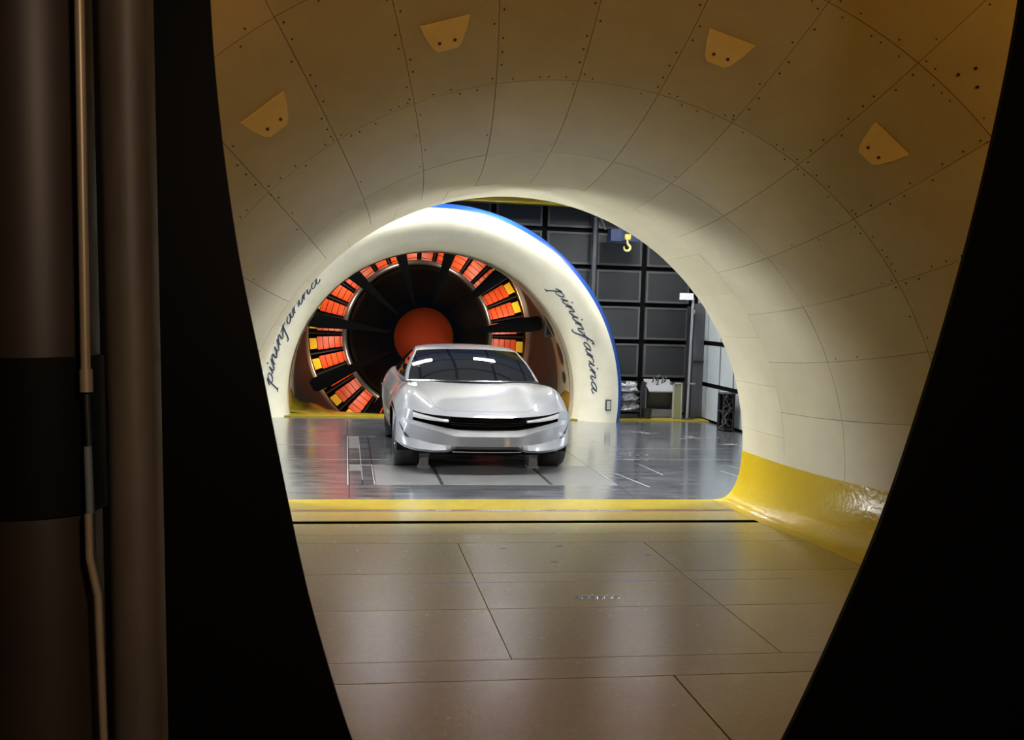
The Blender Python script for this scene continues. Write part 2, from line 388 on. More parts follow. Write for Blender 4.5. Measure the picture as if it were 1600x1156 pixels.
for sgn, wl in ((1, wall_r), (-1, wall_l)):
    for i in range(len(yj)-1):
        for j, (z0, z1) in enumerate(((0.04, 0.575), (0.655, 1.29), (1.37, 1.93), (2.01, 2.58), (2.66, 3.22), (3.30, 3.86))):
            x0, x1 = sorted((sgn*4.60, sgn*4.655))
            MB().box(x0, x1, yj[i+1]+0.03, yj[i]-0.03, z0, z1).build('light_panel', pan_light, wl)
ceil = struct(MB().box(-4.76, 4.76, 9.86, 18.3, ZT, ZT+0.1).build('ceiling', ceilm))
for i in range(8):
    for j in range(8):
        x0 = -4.6+i*1.15; y0 = 9.9+j*1.04
        MB().box(x0+0.045, x0+1.105, y0+0.045, y0+0.995, ZT-0.03, ZT).build('ceiling_panel', mat('ceiling_grey', (.30, .31, .34), .6), ceil)
lum_pos = [(x, 16.2) for x in (-3.2, -0.95, 0.95, 3.2)]+[(-3.2, 13.45), (3.2, 13.45)]+[(x, 10.45) for x in (-3.2, -0.95, 0.95, 3.2)]
colname = {-3.2: 'by the left wall', -0.95: 'left of the axis', 0.95: 'right of the axis', 3.2: 'by the right wall'}
rowname = {10.45: 'near the nozzle mouth', 13.45: 'above the car', 16.2: 'near the collector ring'}
protos = {}
for x, y in lum_pos:
    dep = {10.45: 0.30, 13.45: 0.34, 16.2: 0.16}[y]
    if y not in protos:
        t = empty('ceiling_luminaire'); f = MB(); protos[y] = t
        for bx in ((-0.36, 0.36, -0.22, -0.18), (-0.36, 0.36, 0.18, 0.22), (-0.36, -0.32, -0.18, 0.18), (0.32, 0.36, -0.18, 0.18)): f.box(bx[0], bx[1], bx[2], bx[3], -dep, 0)
        f.build('frame', darkm, t); MB().box(-0.32, 0.32, -0.18, 0.18, -0.05, -0.03).build('diffuser', lightm, t)
    else:
        t = protos[y].copy(); COL.objects.link(t)
        for ch in list(protos[y].children):
            c = ch.copy(); COL.objects.link(c); c.parent = t
    t.location = (x, y, ZT-0.03)
    tag(t, 'white ceiling luminaire %s, %s' % (rowname[y], colname[x]), 'ceiling light', 'chamber ceiling luminaires')
for sx, lab in ((-1, 'left'), (1, 'right')):  # housings and stands made up for the two added lip lamps
    t = empty('fill_light', (sx*4.30, 10.68, 0)); tag(t, 'black floodlight added unseen outside the nozzle mouth to brighten its lip, %s side' % lab, 'fill_light', 'lamps added for the nozzle lip')
    MB().tube([(0, 0, .02), (0, 0, .62)], .02, 10).build('stand', darkm, t, smooth=True, sharp=40); MB().box(-.14, .14, -.14, .14, 0, .02).build('base', darkm, t)
    h = MB().tube([(0, 0, 0), (0, 0, .12)], [.21, .19], 20).build('housing', darkm, t)
    d = (Vector((-sx*1.0, 9.6, 3.0))-Vector((sx*4.20, 10.66, 0.75))).normalized(); h.rotation_euler = (-d).to_track_quat('Z', 'Y').to_euler(); h.location = Vector((sx*4.20, 10.66, 0.75))-d*.03-Vector((sx*4.30, 10.68, 0))
# ------------------------------------------------------------------ collector ring
coll = empty('collector_ring', (CX, 17.0, 0))
tag(coll, 'cream bell-mouthed collector arch with blue rim and dark script lettering around the fan', 'collector')
def unp(o): o.matrix_parent_inverse = coll.matrix_basis.inverted(); return o
PROF = [(3.0, 16.722), (2.97, 16.71), (2.88, 16.70), (2.78, 16.725), (2.68, 16.77), (2.58, 16.83), (2.49, 16.91), (2.42, 17.0), (2.375, 17.1), (2.355, 17.2)]
def arch(r, y, n=120):
    a0 = math.asin(min(1, CZ/r))
    return [(CX+r*math.cos(a), y, max(0, CZ+r*math.sin(a))) for a in np.linspace(-a0, PI+a0, n+1)]
unp(MB().grid([arch(r, y) for r, y in PROF]).build('mouth', cream, coll, smooth=True))
unp(MB().grid([arch(r, y) for r, y in ((3.0, 16.722), (3.04, 16.75), (3.07, 16.79), (3.088, 16.84), (3.09, 17.3), (3.06, 18.16))]).build('blue_rim', blue, coll, smooth=True))
unp(MB().grid([arch(r, y) for r, y in ((2.357, 17.2), (2.357, 17.212), (2.40, 17.212))]).build('joint', darkm, coll))
unp(MB().grid([arch(r, y) for r, y in ((2.40, 17.2), (2.352, 17.215), (2.352, 17.5))]).build('throat', mat('throat_paint', (0.55, 0.52, 0.40), 0.4, noise=0.1), coll, smooth=True, sharp=40))
def ysurf(r):
    p = PROF[::-1]; return float(np.interp(r, [q[0] for q in p], [q[1] for q in p]))
STROKES = {
 'p': ([[(-.1, .55), (.15, .9), (.33, 1.1), (.2, .5), (-.05, -.6), (-.2, -1.15)], [(-.4, -1.1), (.0, -1.15)], [(.1, .1), (.3, .7), (.55, 1.0), (.78, .95), (.85, .6), (.7, .2), (.42, 0), (.2, .12)]], 1.08),
 'i': ([[(-.1, .1), (.12, .6), (.25, 1.0), (.15, .4), (.2, .05), (.38, .05), (.6, .4)], [(.38, 1.45), (.50, 1.62)]], .68),
 'n': ([[(-.08, .4), (.1, .8), (.22, 1.0), (.1, .4), (.02, 0)], [(.08, .3), (.3, .75), (.52, 1.0), (.66, .9), (.6, .45), (.6, .08), (.75, .03), (.98, .4)]], 1.02),
 'f': ([[(-.05, .35), (.25, .7), (.55, 1.4), (.75, 1.95), (.95, 1.95), (.9, 1.6)], [(.75, 1.95), (.5, 1.2), (.25, .2), (.05, -.7), (-.15, -1.15), (-.35, -1.0)], [(-.1, .8), (.75, .95)]], .82),
 'a': ([[(.78, .85), (.5, 1.0), (.22, .75), (.1, .3), (.25, .02), (.5, .2), (.72, .7), (.8, 1.0), (.7, .4), (.75, .05), (.95, .1), (1.1, .4)]], 1.1),
 'r': ([[(-.05, .4), (.1, .8), (.25, 1.05), (.15, .4), (.08, 0)], [(.12, .3), (.3, .75), (.5, 1.0), (.7, 1.0), (.74, .82)]], .78)}
word = 'pininfarina'; total = sum(STROKES[c][1] for c in word)
def script(th0, span, r0, vs):
    arc = math.radians(span); us = arc/total; s = 0.0
    for ch in word:
        strokes, adv = STROKES[ch]; mb = MB()
        for st in strokes:
            pts = [np.array(p) for p in (cr(st, 5) if len(st) > 2 else st)]
            for side in (0,):
                L, Rr = [], []
                for i, p in enumerate(pts):
                    d = pts[min(i+1, len(pts)-1)]-pts[max(i-1, 0)]
                    d = np.array([d[0]*us*2.6, d[1]*vs]); d /= (np.linalg.norm(d)+1e-9); nrm = np.array([-d[1], d[0]])
                    base = np.array([(s+p[0]*us+0.18*p[1]*us)*2.6, p[1]*vs])
                    wd = 0.0062+0.0062*abs(d[1])
                    for lst, sg in ((L, 1), (Rr, -1)):
                        q = base+nrm*wd*sg; r = r0+q[1]; th = math.radians(th0)-q[0]/2.6
                        lst.append((CX+r*math.cos(th), ysurf(r)-0.006, CZ+r*math.sin(th)))
                mb.grid([L, Rr])
        unp(mb.build('letter', ink, coll)); s += adv*us
script(43.2, 41.0, 2.575, 0.074)
script(177.0, 41.0, 2.575, 0.074)
th = math.asin((0.29-CZ)/2.84)
pl = MB(); X0 = 2.75
pl.box(X0-0.045, X0+0.045, 16.685, 16.715, 0.20, 0.38); unp(pl.build('hatch_frame', darkm, coll))
unp(MB().box(X0-0.030, X0+0.030, 16.678, 16.70, 0.22, 0.36).build('hatch_cover', mat('hatch_grey', (0.5, 0.5, 0.46), 0.4), coll))
# ------------------------------------------------------------------ duct between collector and fan
FX, FZ = -0.02, 1.2
LY = [float(v) for v in np.linspace(17.48, 18.5, 7)]
duct_y = LY+[18.8, 19.3, 20.0, 20.7, 21.3, 21.6, 21.86]
def duct_pt(a, y):
    t = (y-17.48)/(21.3-17.48); t = min(1, max(0, t)); ts = t*t*(3-2*t)
    oz = 0.95+(FZ-0.95)*ts; dx, dz = math.cos(a), math.sin(a)
    # mouth: circle about (CX, CZ) cut flat at the floor
    bx, bz = 0-CX, oz-CZ; B = bx*dx+bz*dz; tt = -B+math.sqrt(B*B-(bx*bx+bz*bz)+2.352**2)
    if dz < 0: tt = min(tt, oz/-dz)
    rf = 2.37-0.09*sstep(21.0, 21.86, y)
    r = tt*(1-ts)+rf*ts
    return (dx*r+(FX)*ts, y, oz+dz*r)
def duct_part(a0, a1, n): return [[duct_pt(a, y) for a in np.linspace(a0(y), a1(y), n)] for y in duct_y]
def lo(y): return math.radians(-13-32*min(1, max(0, y-17.9)/3.4))
duct = struct(MB().grid(duct_part(lo, lambda y: PI-lo(y), 90)).build('wall_duct', ductm, smooth=True))
lin = []
for y in LY:
    row = []
    for a in np.linspace(lo(y), PI-lo(y), 90):
        x_, y_, z_ = duct_pt(a, y); d_ = Vector((x_-0.0, 0, z_-1.0)).normalized()*0.012; row.append((x_-d_.x, y_, z_-d_.z))
    lin.append(row)
MB().grid(lin).build('throat_lining', mat('throat_paint', (0.55, 0.52, 0.40), 0.4), duct, smooth=True)
MB().grid(duct_part(lambda y: PI-lo(y), lambda y: 2*PI+lo(y), 40)).build('duct_floor', yellow_flat, duct, smooth=True)
def wallx(z, y):
    A = [duct_pt(a, y) for a in np.linspace(-0.45, 1.3, 120)]
    return float(np.interp(z, [p[2] for p in A], [p[0] for p in A]))
# lens-shaped breather slots inside the throat, both sides
for sgn in (1, -1):
    for zc_, hh, ww in ((0.66, 0.11, 0.16), (1.06, 0.20, 0.20), (1.54, 0.19, 0.16)):
        rim, inn = [], []
        for k in range(20):
            a = 2*PI*k/20; dz, dy = hh*math.sin(a), ww*math.cos(a)*abs(math.cos(a))**0.3
            for lst, f, dep in ((rim, 1.22, 0.0), (inn, 1.0, 0.006)):
                z = zc_+dz*f; y = 17.84+dy*f
                px = wallx(z, y) if sgn > 0 else wallx(z, y)-2*CX
                lst.append((sgn*(px-dep-0.016), y, z))
        r_ = unp(MB().grid([rim, inn], closed_v=True).build('slot_rim', mat('throat_paint', (0.55, 0.52, 0.40), 0.4), coll))
        b = MB(); b.v = [(p[0]-sgn*0.0, p[1], p[2]) for p in inn]; b.f = [tuple(range(20))]; b.build('slot', darkm, r_)
# ------------------------------------------------------------------ fan
fan = empty('fan', (FX-0.03, 20.0, FZ+0.02)); fan.scale = (.953, .953, .953); tag(fan, 'huge black fan with long dark blades and red nose behind the car', 'fan')
prof = [(0.0, -0.42), (0.12, -0.41), (0.26, -0.36), (0.40, -0.26), (0.52, -0.12), (0.58, 0.0), (0.60, 0.10)]
MB().lathe(prof, 48).build('nose', nosem, fan, smooth=True)
prof = [(0.60, 0.10), (0.68, 0.16), (0.80, 0.32), (1.0, 0.62), (1.2, 0.95), (1.38, 1.2), (1.47, 1.32), (1.47, 1.7)]
MB().lathe(prof, 64).build('hub', hubm, fan, smooth=True)
bl = []
NB = 11
for k in range(NB):
    a = math.radians(8.5+k*360/NB); rows = []
    ca, sa = math.cos(a), math.sin(a)
    for r, wd, tw, y0 in ((0.62, 0.05, 0.5, 0.16), (0.9, 0.10, 0.65, 0.20), (1.3, 0.145, 0.85, 0.18), (1.7, 0.18, 1.0, 0.13), (2.1, 0.205, 1.12, 0.06), (2.36, 0.19, 1.18, 0.02), (2.42, 0.12, 1.18, 0.02)):
        ring = []
        wd *= 0.60+0.22*sstep(1.2, 2.2, r)
        for u, h in ((-1, 0), (-0.6, 0.12), (0, 0.17), (0.6, 0.12), (1, 0), (0.6, -0.09), (0, -0.12), (-0.6, -0.09)):
            tx = u*wd*math.sin(tw)-h*wd*math.cos(tw)*0.8; ty = u*wd*math.cos(tw)+h*wd*math.sin(tw)
            ring.append((ca*r-sa*tx, y0+ty, sa*r+ca*tx))
        rows.append(ring)
    mb = MB().grid(rows, closed_v=True); n = len(mb.v); mb.f += [tuple(range(n-8, n)), tuple(range(8))[::-1]]
    mb.build('blade', bladem, fan, smooth=True, sharp=50)
# ring of guide vanes
st = empty('guide_vane_ring', (FX, 22.0, FZ)); tag(st, 'ring of red guide vanes with yellow tips behind the fan blades', 'vane ring')
MB().lathe([(2.26, -0.10), (2.29, -0.12), (2.33, -0.05), (2.33, 0.6)], 96).build('outer_rim', rim_orange, st, smooth=True)
MB().lathe([(1.47, 0.10), (1.49, 0.02), (1.57, 0.06), (1.60, 0.3)], 96).build('inner_rim', mat('dull_metal', (.30, .30, .32), .35, metal=.8), st, smooth=True)
MB().lathe([(1.4, 0.75), (2.4, 0.75)], 64).build('backing', blackm, st)
NV = 32; vane = None
for k in range(NV):
    a = math.radians(6+k*360/NV)
    if vane is None:
        mb = MB(); q0 = 1.50; n = 5; L = (2.10-q0)/n
        for i in range(n):
            r0, r1 = q0+i*L+0.006, q0+(i+1)*L-0.006
            h0, h1 = 0.095*r0/1.5+0.006, 0.095*r1/1.5+0.006
            mb.add([(r0, 0.12, -h0), (r1, 0.12, -h1), (r1, 0.22, h1), (r0, 0.22, h0), (r0, 0.20, -h0), (r1, 0.20, -h1), (r1, 0.30, h1), (r0, 0.30, h0)],
                   [(0, 1, 2, 3), (7, 6, 5, 4), (0, 4, 5, 1), (1, 5, 6, 2), (2, 6, 7, 3), (3, 7, 4, 0)])
        vane = mb.build('guide_vane', redm, st); h = 0.11
        mb = MB().add([(2.106, 0.11, -0.108), (2.25, 0.11, -0.116), (2.25, 0.21, 0.116), (2.106, 0.21, 0.108), (2.106, 0.2, -0.108), (2.25, 0.2, -0.116), (2.25, 0.3, 0.116), (2.106, 0.3, 0.108)],
                   [(0, 1, 2, 3), (7, 6, 5, 4), (0, 4, 5, 1), (1, 5, 6, 2), (2, 6, 7, 3), (3, 7, 4, 0)])
        tip = mb.build('yellow_tip', vyel, vane); v = vane
    else:
        v = vane.copy(); COL.objects.link(v); t = tip.copy(); COL.objects.link(t); t.parent = v
    v.rotation_euler = (0, -a, 0)
for k in range(NV):
    a = math.radians(6+(k+0.5)*360/NV)
    o = MB().tube([(1.5*math.cos(a), 0.28, 1.5*math.sin(a)), (2.27*math.cos(a), 0.28, 2.27*math.sin(a))], 0.022, 6).build('strut', darkm, st)
for k in range(0):
    pass
# ------------------------------------------------------------------ car
NOSE = 11.22; CARX = 0.02
car = empty('car', (CARX, NOSE, 0)); tag(car, 'silver-white low coupe with slim black grille parked facing the nozzle', 'car')
PLAN = cr([(0, 0), (.2, .010), (.4, .038), (.6, .09), (.75, .16), (.86, .235), (.93, .31), (.97, .39), (.985, .46)], 4)
YF, YR, ZW, RA = 0.87, 3.50, 0.355, 0.40
Zc_ = [(0, .640), (.03, .648), (.1, .665), (.3, .708), (.7, .793), (1.1, .872), (1.35, .921), (1.6, .94), (3.4, .95), (4.0, .96), (4.4, .93), (4.5, .88)]
Zf_ = [(0, .640), (.1, .665), (.2, .700), (.3, .755), (.45, .835), (.6, .885), (.8, .918), (1.0, .925), (1.3, .918), (1.6, .912), (2.2, .91), (2.8, .93), (3.3, .965), (3.8, .965), (4.3, .93), (4.5, .87)]
def smooth_tab(tab): 
    p = cr(tab, 6); return [(float(q[0]), float(q[1])) for q in p]
Zc_, Zf_ = smooth_tab(Zc_), smooth_tab(Zf_)
def HH(x, y):
    x = abs(x); wgt = sstep(.50, .84, x); z = itp(y, Zc_)*(1-wgt)+itp(y, Zf_)*wgt
    if x > .80: z -= .215*min(1.1, (x-.80)/.185)**2.4*min(1, .25+y*1.7)
    return z
def WX(y): return itp(y, smooth_W)
smooth_W = smooth_tab([(.46, .985), (.6, .992), (.9, 1.0), (1.3, .99), (2.0, .965), (2.7, .985), (3.3, 1.02), (3.7, 1.02), (4.1, .985), (4.4, .92), (4.5, .86)])
def zb(x): return itp(abs(x), [(0, .497), (.33, .500), (.5, .526), (.83, .592), (.9, .60), (.985, .60)])
def zc1(x): return itp(abs(x), [(0, .432), (.36, .432), (.55, .485), (.83, .548), (.985, .56)])
def zc2(x): return itp(abs(x), [(0, .325), (.38, .325), (.6, .345), (.83, .392), (.985, .44)])
def zlo(x): return itp(abs(x), [(0, .283), (.34, .283), (.42, .25), (.6, .243), (.8, .255), (.9, .285), (.985, .335)])
def fascia(x, yp, lv):
    # lv 0..4: lower edge, lower lip, lower crease, upper crease, grille bottom edge
    ax = abs(x); ow = sstep(.34, .5, ax)*(1-sstep(.86, .985, ax))
    z = [zlo(x), zlo(x)+.03, zc2(x), zc1(x), zb(x)][lv]
    o = [.10-.045*ow, .05-.04*ow, .018+.045*ow, .0+.012*ow, .045-.01*ow][lv]
    k = max(0, 1-max(0, ax-.80)/.185)
    return (x, yp+o*k, z)
half = [(float(p[0]), float(p[1])) for p in PLAN]
colsx = [(-x, y) for x, y in half[::-1]]+half[1:]
# make sure a column lands on the end of the lamp slots
def row(lv0, lv1, t): 
    r = []
    for x, y in colsx:
        a, b = fascia(x, y, lv0), fascia(x, y, lv1); r.append(tuple(a[i]*(1-t)+b[i]*t for i in range(3)))
    return r
rows = []
for lv in range(4):
    for t in (0, .34, .67): rows.append(row(lv, lv+1, t))
rows.append(row(3, 4, 1.0))
bump_rows = rows
def topedge(x, y): return (x, y, HH(x, y))
top0 = [topedge(x, y) for x, y in colsx]
body = MB(); body.grid(bump_rows)
# cheeks joining bumper and bonnet outside the lamp slots
XS = 0.83
for j in range(len(colsx)-1):
    if min(abs(colsx[j][0]), abs(colsx[j+1][0])) >= XS-0.02:
        a, b = bump_rows[-1][j], bump_rows[-1][j+1]; c, d = top0[j+1], top0[j]
        mid = lambda p, q, t: tuple(p[i]*(1-t)+q[i]*t for i in range(3))
        body.grid([[a, b], [mid(a, d, .5), mid(b, c, .5)], [d, c]])
hood_rows = []
ystn = [0, .015, .04, .08, .14, .2, .3, .4, .5, .6, .7, .8, .9, 1.0]
for h in ystn:
    r = []
    for x, y in colsx:
        yy = y+(1.5-y)*h; sx = x*(WX(max(.46, yy))/.985 if yy > .46 else 1)
        r.append((sx, yy, HH(x, yy)))
    hood_rows.append(r)
for yy in (1.7, 2.0, 2.3, 2.6, 2.9, 3.2, 3.5, 3.8, 4.0, 4.2, 4.35, 4.45, 4.5):
    hood_rows.append([(x*WX(yy)/.985, yy, HH(x, yy)) for x, y in colsx])
body.grid(hood_rows)
def lowedge(y):
    for c in (YF, YR):
        if abs(y-c) < RA: return ZW+math.sqrt(RA*RA-(y-c)**2)
    return itp(y, [(.46, .335), (.47, .335), (1.27, .20), (3.1, .20), (3.9, .24), (4.5, .34)])
yside = [.46, .469]
for c in (YF, YR):
    yside += [c-RA*math.cos(a) for a in np.linspace(0.02, PI-0.02, 22)]
yside += list(np.linspace(1.3, 3.08, 12))+[3.93, 4.1, 4.25, 4.35, 4.45, 4.5]
yside = sorted(set(round(y, 4) for y in yside))
for sgn in (-1, 1):
    srows = []
    for y in yside:
        zt_ = HH(.985, y); zl = min(lowedge(y), zt_-.02); r = []
        for t in np.linspace(0, 1, 9):
            z = zt_*(1-t)+zl*t
            bx = WX(y)+.012*math.sin(min(1, (zt_-z)/.3)*PI)-.06*sstep(.42, .2, z)*0 - (.07*((.45-z)/.25)**1.5 if z < .45 else 0)*sstep(.5, .9, y)
            for c in (YF, YR):
                d = math.hypot(y-c, z-ZW)
                if d < RA+.09: bx += .016*(1-max(0, d-RA)/.09)
            r.append((sgn*bx, y, z))
        srows.append(r)
    body.grid(srows)
# tail panel and arch lips
tail = [[(x*WX(4.5)/.985*(1-.05*t), 4.5+.04*math.sin(t*PI), HH(x, 4.5)*(1-t)+.34*t) for x, y in colsx] for t in (0, .25, .5, .75, 1)]
body.grid(tail)
b_o = body.build('body', paint, car)
bm = bmesh.new(); bm.from_mesh(b_o.data); bmesh.ops.remove_doubles(bm, verts=bm.verts, dist=0.004); bmesh.ops.recalc_face_normals(bm, faces=bm.faces); bm.to_mesh(b_o.data); bm.free()
for p in b_o.data.polygons: p.use_smooth = True
b_o.data.set_sharp_from_angle(angle=math.radians(17))
# grille recess: walls and floor behind the slot
inner = [(x, y) for x, y in colsx if abs(x) <= XS+0.02]
ge = MB(); lo_, hi_ = [fascia(x, y, 4) for x, y in inner], [topedge(x, y) for x, y in inner]
sh = lambda r, d, s: [(p[0]*s, p[1]+d, p[2]) for p in r]
ge.grid([lo_, sh(lo_, .14, .99)]); ge.grid([hi_, sh(hi_, .14, .99)]); ge.grid([sh(lo_, .14, .99), sh(hi_, .14, .99)])
for e in (0, -1): ge.add([lo_[e], hi_[e], sh(hi_, .14, .99)[e], sh(lo_, .14, .99)[e]], [(0, 1, 2, 3)])
grille = ge.build('grille', gloss_black, car)
for zf in (.3, .5, .7):
    r = []
    for (a, b) in zip(lo_, hi_):
        if abs(a[0]) < .42: r.append((a[0], a[1]+.07, a[2]*(1-zf)+b[2]*zf))
    MB().grid([[(p[0], p[1], p[2]-.006) for p in r], r, [(p[0], p[1]+.05, p[2]) for p in r]]).build('grille_bar', gloss_black, grille)
for sgn in (-1, 1):
    r0 = [(x, y) for x, y in cr(half, 3) if .43 <= x <= .815]; secs = []
    for x, y in r0:
        zl, zh = zb(x), HH(x, y); t = (x-.43)/.385; zm = zl+(zh-zl)*.60; th_ = .013+.016*t
        yb = y+.014
        secs.append([(sgn*x, yb, zm-th_), (sgn*x, yb-.012, zm), (sgn*x, yb, zm+th_), (sgn*x, yb+.05, zm+th_), (sgn*x, yb+.05, zm-th_)])
    mb = MB().grid(secs, closed_v=True); n = len(mb.v); mb.f += [tuple(range(5)), tuple(range(n-5, n))]
    mb.build('headlight_bar', lens, car, smooth=True, sharp=30)
    # lower dark bar in the lamp slot
    # corner vent: dark wedge with a body-coloured blade beside it
    def fp(x, z, d):
        y = float(np.interp(x, [p[0] for p in half], [p[1] for p in half])); P5 = [fascia(x, y, l) for l in range(5)]
        return Vector((sgn*x, float(np.interp(z, [p[2] for p in P5], [p[1] for p in P5]))-d, z))
    La, Lb = [], []
    for t in np.linspace(0, 1, 9):
        z = .555-.165*t; xc = .948-.105*t**1.25; wv = .004+.040*t**1.3
        La.append(fp(xc, z, .004)); Lb.append(fp(min(.98, xc+wv), z+.012*t, .004))
    mb = MB().grid([La, Lb]); mb.grid([La, [p+Vector((0, .03, 0)) for p in La]]); mb.grid([Lb, [p+Vector((0, .03, 0)) for p in Lb]])
    mb.build('corner_vent', gloss_black, car)
# lower intake with bright lip
xi = [(x, y) for x, y in colsx if abs(x) <= .40]
mb = MB(); up_, lw_ = [], []
for x, y in xi:
    up_.append((x, y+.09, zlo(x)+.02)); lw_.append((x, y+.06, .225))
mb.grid([up_, [(p[0], p[1]+.1, p[2]) for p in up_], [(p[0], p[1]+.14, p[2]) for p in lw_], lw_]); mb.build('lower_intake', gloss_black, car)
MB().tube([(x*.95, y+.055, .258) for x, y in xi], .006, 6).build('intake_trim', silver, car)
# bonnet shut line
seam_m = mat('shut_line_grey', (.17, .18, .195), .5)
for sgn in (-1, 1):
    pts = []
    for t in np.linspace(0, 1, 14):
        x = .66-.18*sstep(0.0, 1, 1-t)*0; x = itp(t, [(0, .45), (.25, .56), (1, .70)]); y = itp(t, [(0, .22), (.25, .36), (1, 1.40)])
        pts.append((sgn*x*WX(max(.46, y))/.985, y, HH(x, y)+.0006))
    MB().tube(pts, .0022, 5).build('shut_line', seam_m, car)
MB().tube([(x, .22-.015*math.cos(x*3.4)+.01, HH(x, .22-.015*math.cos(x*3.4)+.01)+.0002) for x in np.linspace(-.45, .45, 21)], .0018, 5).build('shut_line', seam_m, car)
# greenhouse
def ws(u, v):
    au = abs(u); xb, yb_, zb_ = .80*u, 1.36+.20*au**2.2, .945-.012*au**3
    xt, yt, zt_ = .655*u, 2.22+.13*au**2.2, 1.292-.035*au**2.6
    t = v; return (xb*(1-t)+xt*t, yb_*(1-t)+yt*t, zb_*(1-t)+zt_*t+.032*math.sin(PI*t)*(1-.3*au))
U = np.linspace(-1, 1, 25)
MB().grid([[ws(u, v) for u in U] for v in np.linspace(-.03, 1, 11)]).build('windshield', glass, car, smooth=True)
MB().grid([[(.82*u, 1.33+.2*abs(u)**2.2, .937-.012*abs(u)**3) for u in U], [(.80*u, 1.365+.2*abs(u)**2.2, .951-.012*abs(u)**3) for u in U]]).build('cowl', gloss_black, car)
rf = []
for t, (yy, zz, xx) in zip(range(7), ((2.22, 1.292, .655), (2.35, 1.315, .652), (2.6, 1.332, .645), (2.9, 1.335, .63), (3.15, 1.318, .61), (3.3, 1.295, .60), (3.36, 1.282, .597))):
    fr_ = max(0, 1-t/2.0)
    rf.append([(xx*u, yy+.13*abs(u)**2.2*fr_, zz-.035*abs(u)**2.6-.012*abs(u)**8) for u in U])
MB().grid(rf).build('roof', paint, car, smooth=True)
rg = [[(.597*u*(1-t)+.76*u*t, 3.36+.85*t, (1.282-.035*abs(u)**2.6)*(1-t)+.955*t+.03*math.sin(PI*t)) for u in U] for t in np.linspace(0, 1, 8)]
MB().grid(rg).build('rear_window', glass, car, smooth=True)
for sgn in (-1, 1):
    def sd(t, v, out=0.0):
        # t along the window, v from belt (0) to roof (1)
        yb_ = 1.60+2.60*t; xb_ = itp(t, [(0, .82), (.3, .865), (.7, .86), (1, .77)]); zb_ = .935+.02*t
        yt = 2.36+1.0*t; xt = .655-.058*t; zt_ = itp(yt, [(2.3, 1.252), (2.6, 1.286), (2.9, 1.288), (3.15, 1.271), (3.36, 1.236)])
        bul = .03*math.sin(PI*v)
        return (sgn*(xb_*(1-v)+xt*v+bul+out), yb_*(1-v)+yt*v, zb_*(1-v)+zt_*v)
    T = np.linspace(0.0, 1, 16)
    MB().grid([[sd(t, v) for t in T] for v in np.linspace(-.06, 1, 7)]).build('side_body', paint, car, smooth=True)
    MB().grid([[sd(t, v, .004) for t in np.linspace(.05, .86, 16)] for v in np.linspace(.05, .9, 7)]).build('side_window', glass, car, smooth=True)
    pil = []
    for v in np.linspace(-.03, 1, 11):
        p = ws(sgn, v); q = sd(0.0, v); pil.append([(p[0]-sgn*.012, p[1]-.004, p[2]+.001), ((p[0]+q[0])/2+sgn*.008, (p[1]+q[1])/2, (p[2]+q[2])/2+.008), q])
    MB().grid(pil).build('a_pillar', paint, car, smooth=True)
# underbody and wheel wells
MB().box(-.80, .80, .30, 4.40, .21, .26).build('underbody', blackm, car)
MB().box(-.60, .60, .30, 4.3, .20, .62).build('undertray', blackm, car)
wheel0 = None
for cy in (YF, YR):
    for sgn in (-1, 1):
        MB().lathe([(RA, .60*sgn), (RA, .965*sgn)], 24, (cy, ZW), 'X', -0.35, PI+0.35).build('wheel_well', blackm, car)
        wh = empty('wheel', (sgn*.85, cy, ZW)); wh.parent = car
        MB().lathe([(.24, -.13), (.33, -.135), (.352, -.11), (.355, -.05), (.355, .05), (.352, .11), (.33, .135), (.24, .13)], 40, axis='X').build('tyre', rubber, wh, smooth=True, sharp=40)
        rim = MB().lathe([(.245, -.12), (.245, .12), (.225, .12), (.215, .06), (.215, -.12)], 32, axis='X')
        for k in range(5):
            a = 2*PI*k/5; ca, sa = math.cos(a), math.sin(a); P = []
            for r, hw in ((.03, .035), (.22, .022)):
                for hx in (.07, .105): P += [(sgn*hx, r*ca-hw*sa, r*sa+hw*ca), (sgn*hx, r*ca+hw*sa, r*sa-hw*ca)]
            rim.add(P, [(0, 1, 3, 2), (4, 5, 7, 6), (0, 1, 5, 4), (2, 3, 7, 6), (0, 2, 6, 4), (1, 3, 7, 5)])
        rim.lathe([(0, sgn*.11), (.045, sgn*.11), (.05, sgn*.06)], 16, axis='X'); rim.build('rim', silver, wh)
# wheel balance posts under the sills
for x, lab in ((-.645, 'small grey balance post on the floor beside the left front tyre'), (.615, 'small grey balance post on the floor beside the right front tyre')):
    t = empty('balance_post', (CARX+x, 11.92, 0)); tag(t, lab, 'support', 'balance posts under the car')
    MB().box(-.065, .065, -.09, .09, 0, .022).build('foot', greym, t); MB().box(-.05, .05, -.07, .07, .022, .14).build('block', mat('post_grey', (.15, .15, .145), .5, noise=.4, nscale=20), t)
    MB().box(-.056, .056, -.078, .078, .14, .165).build('pad', greym, t)
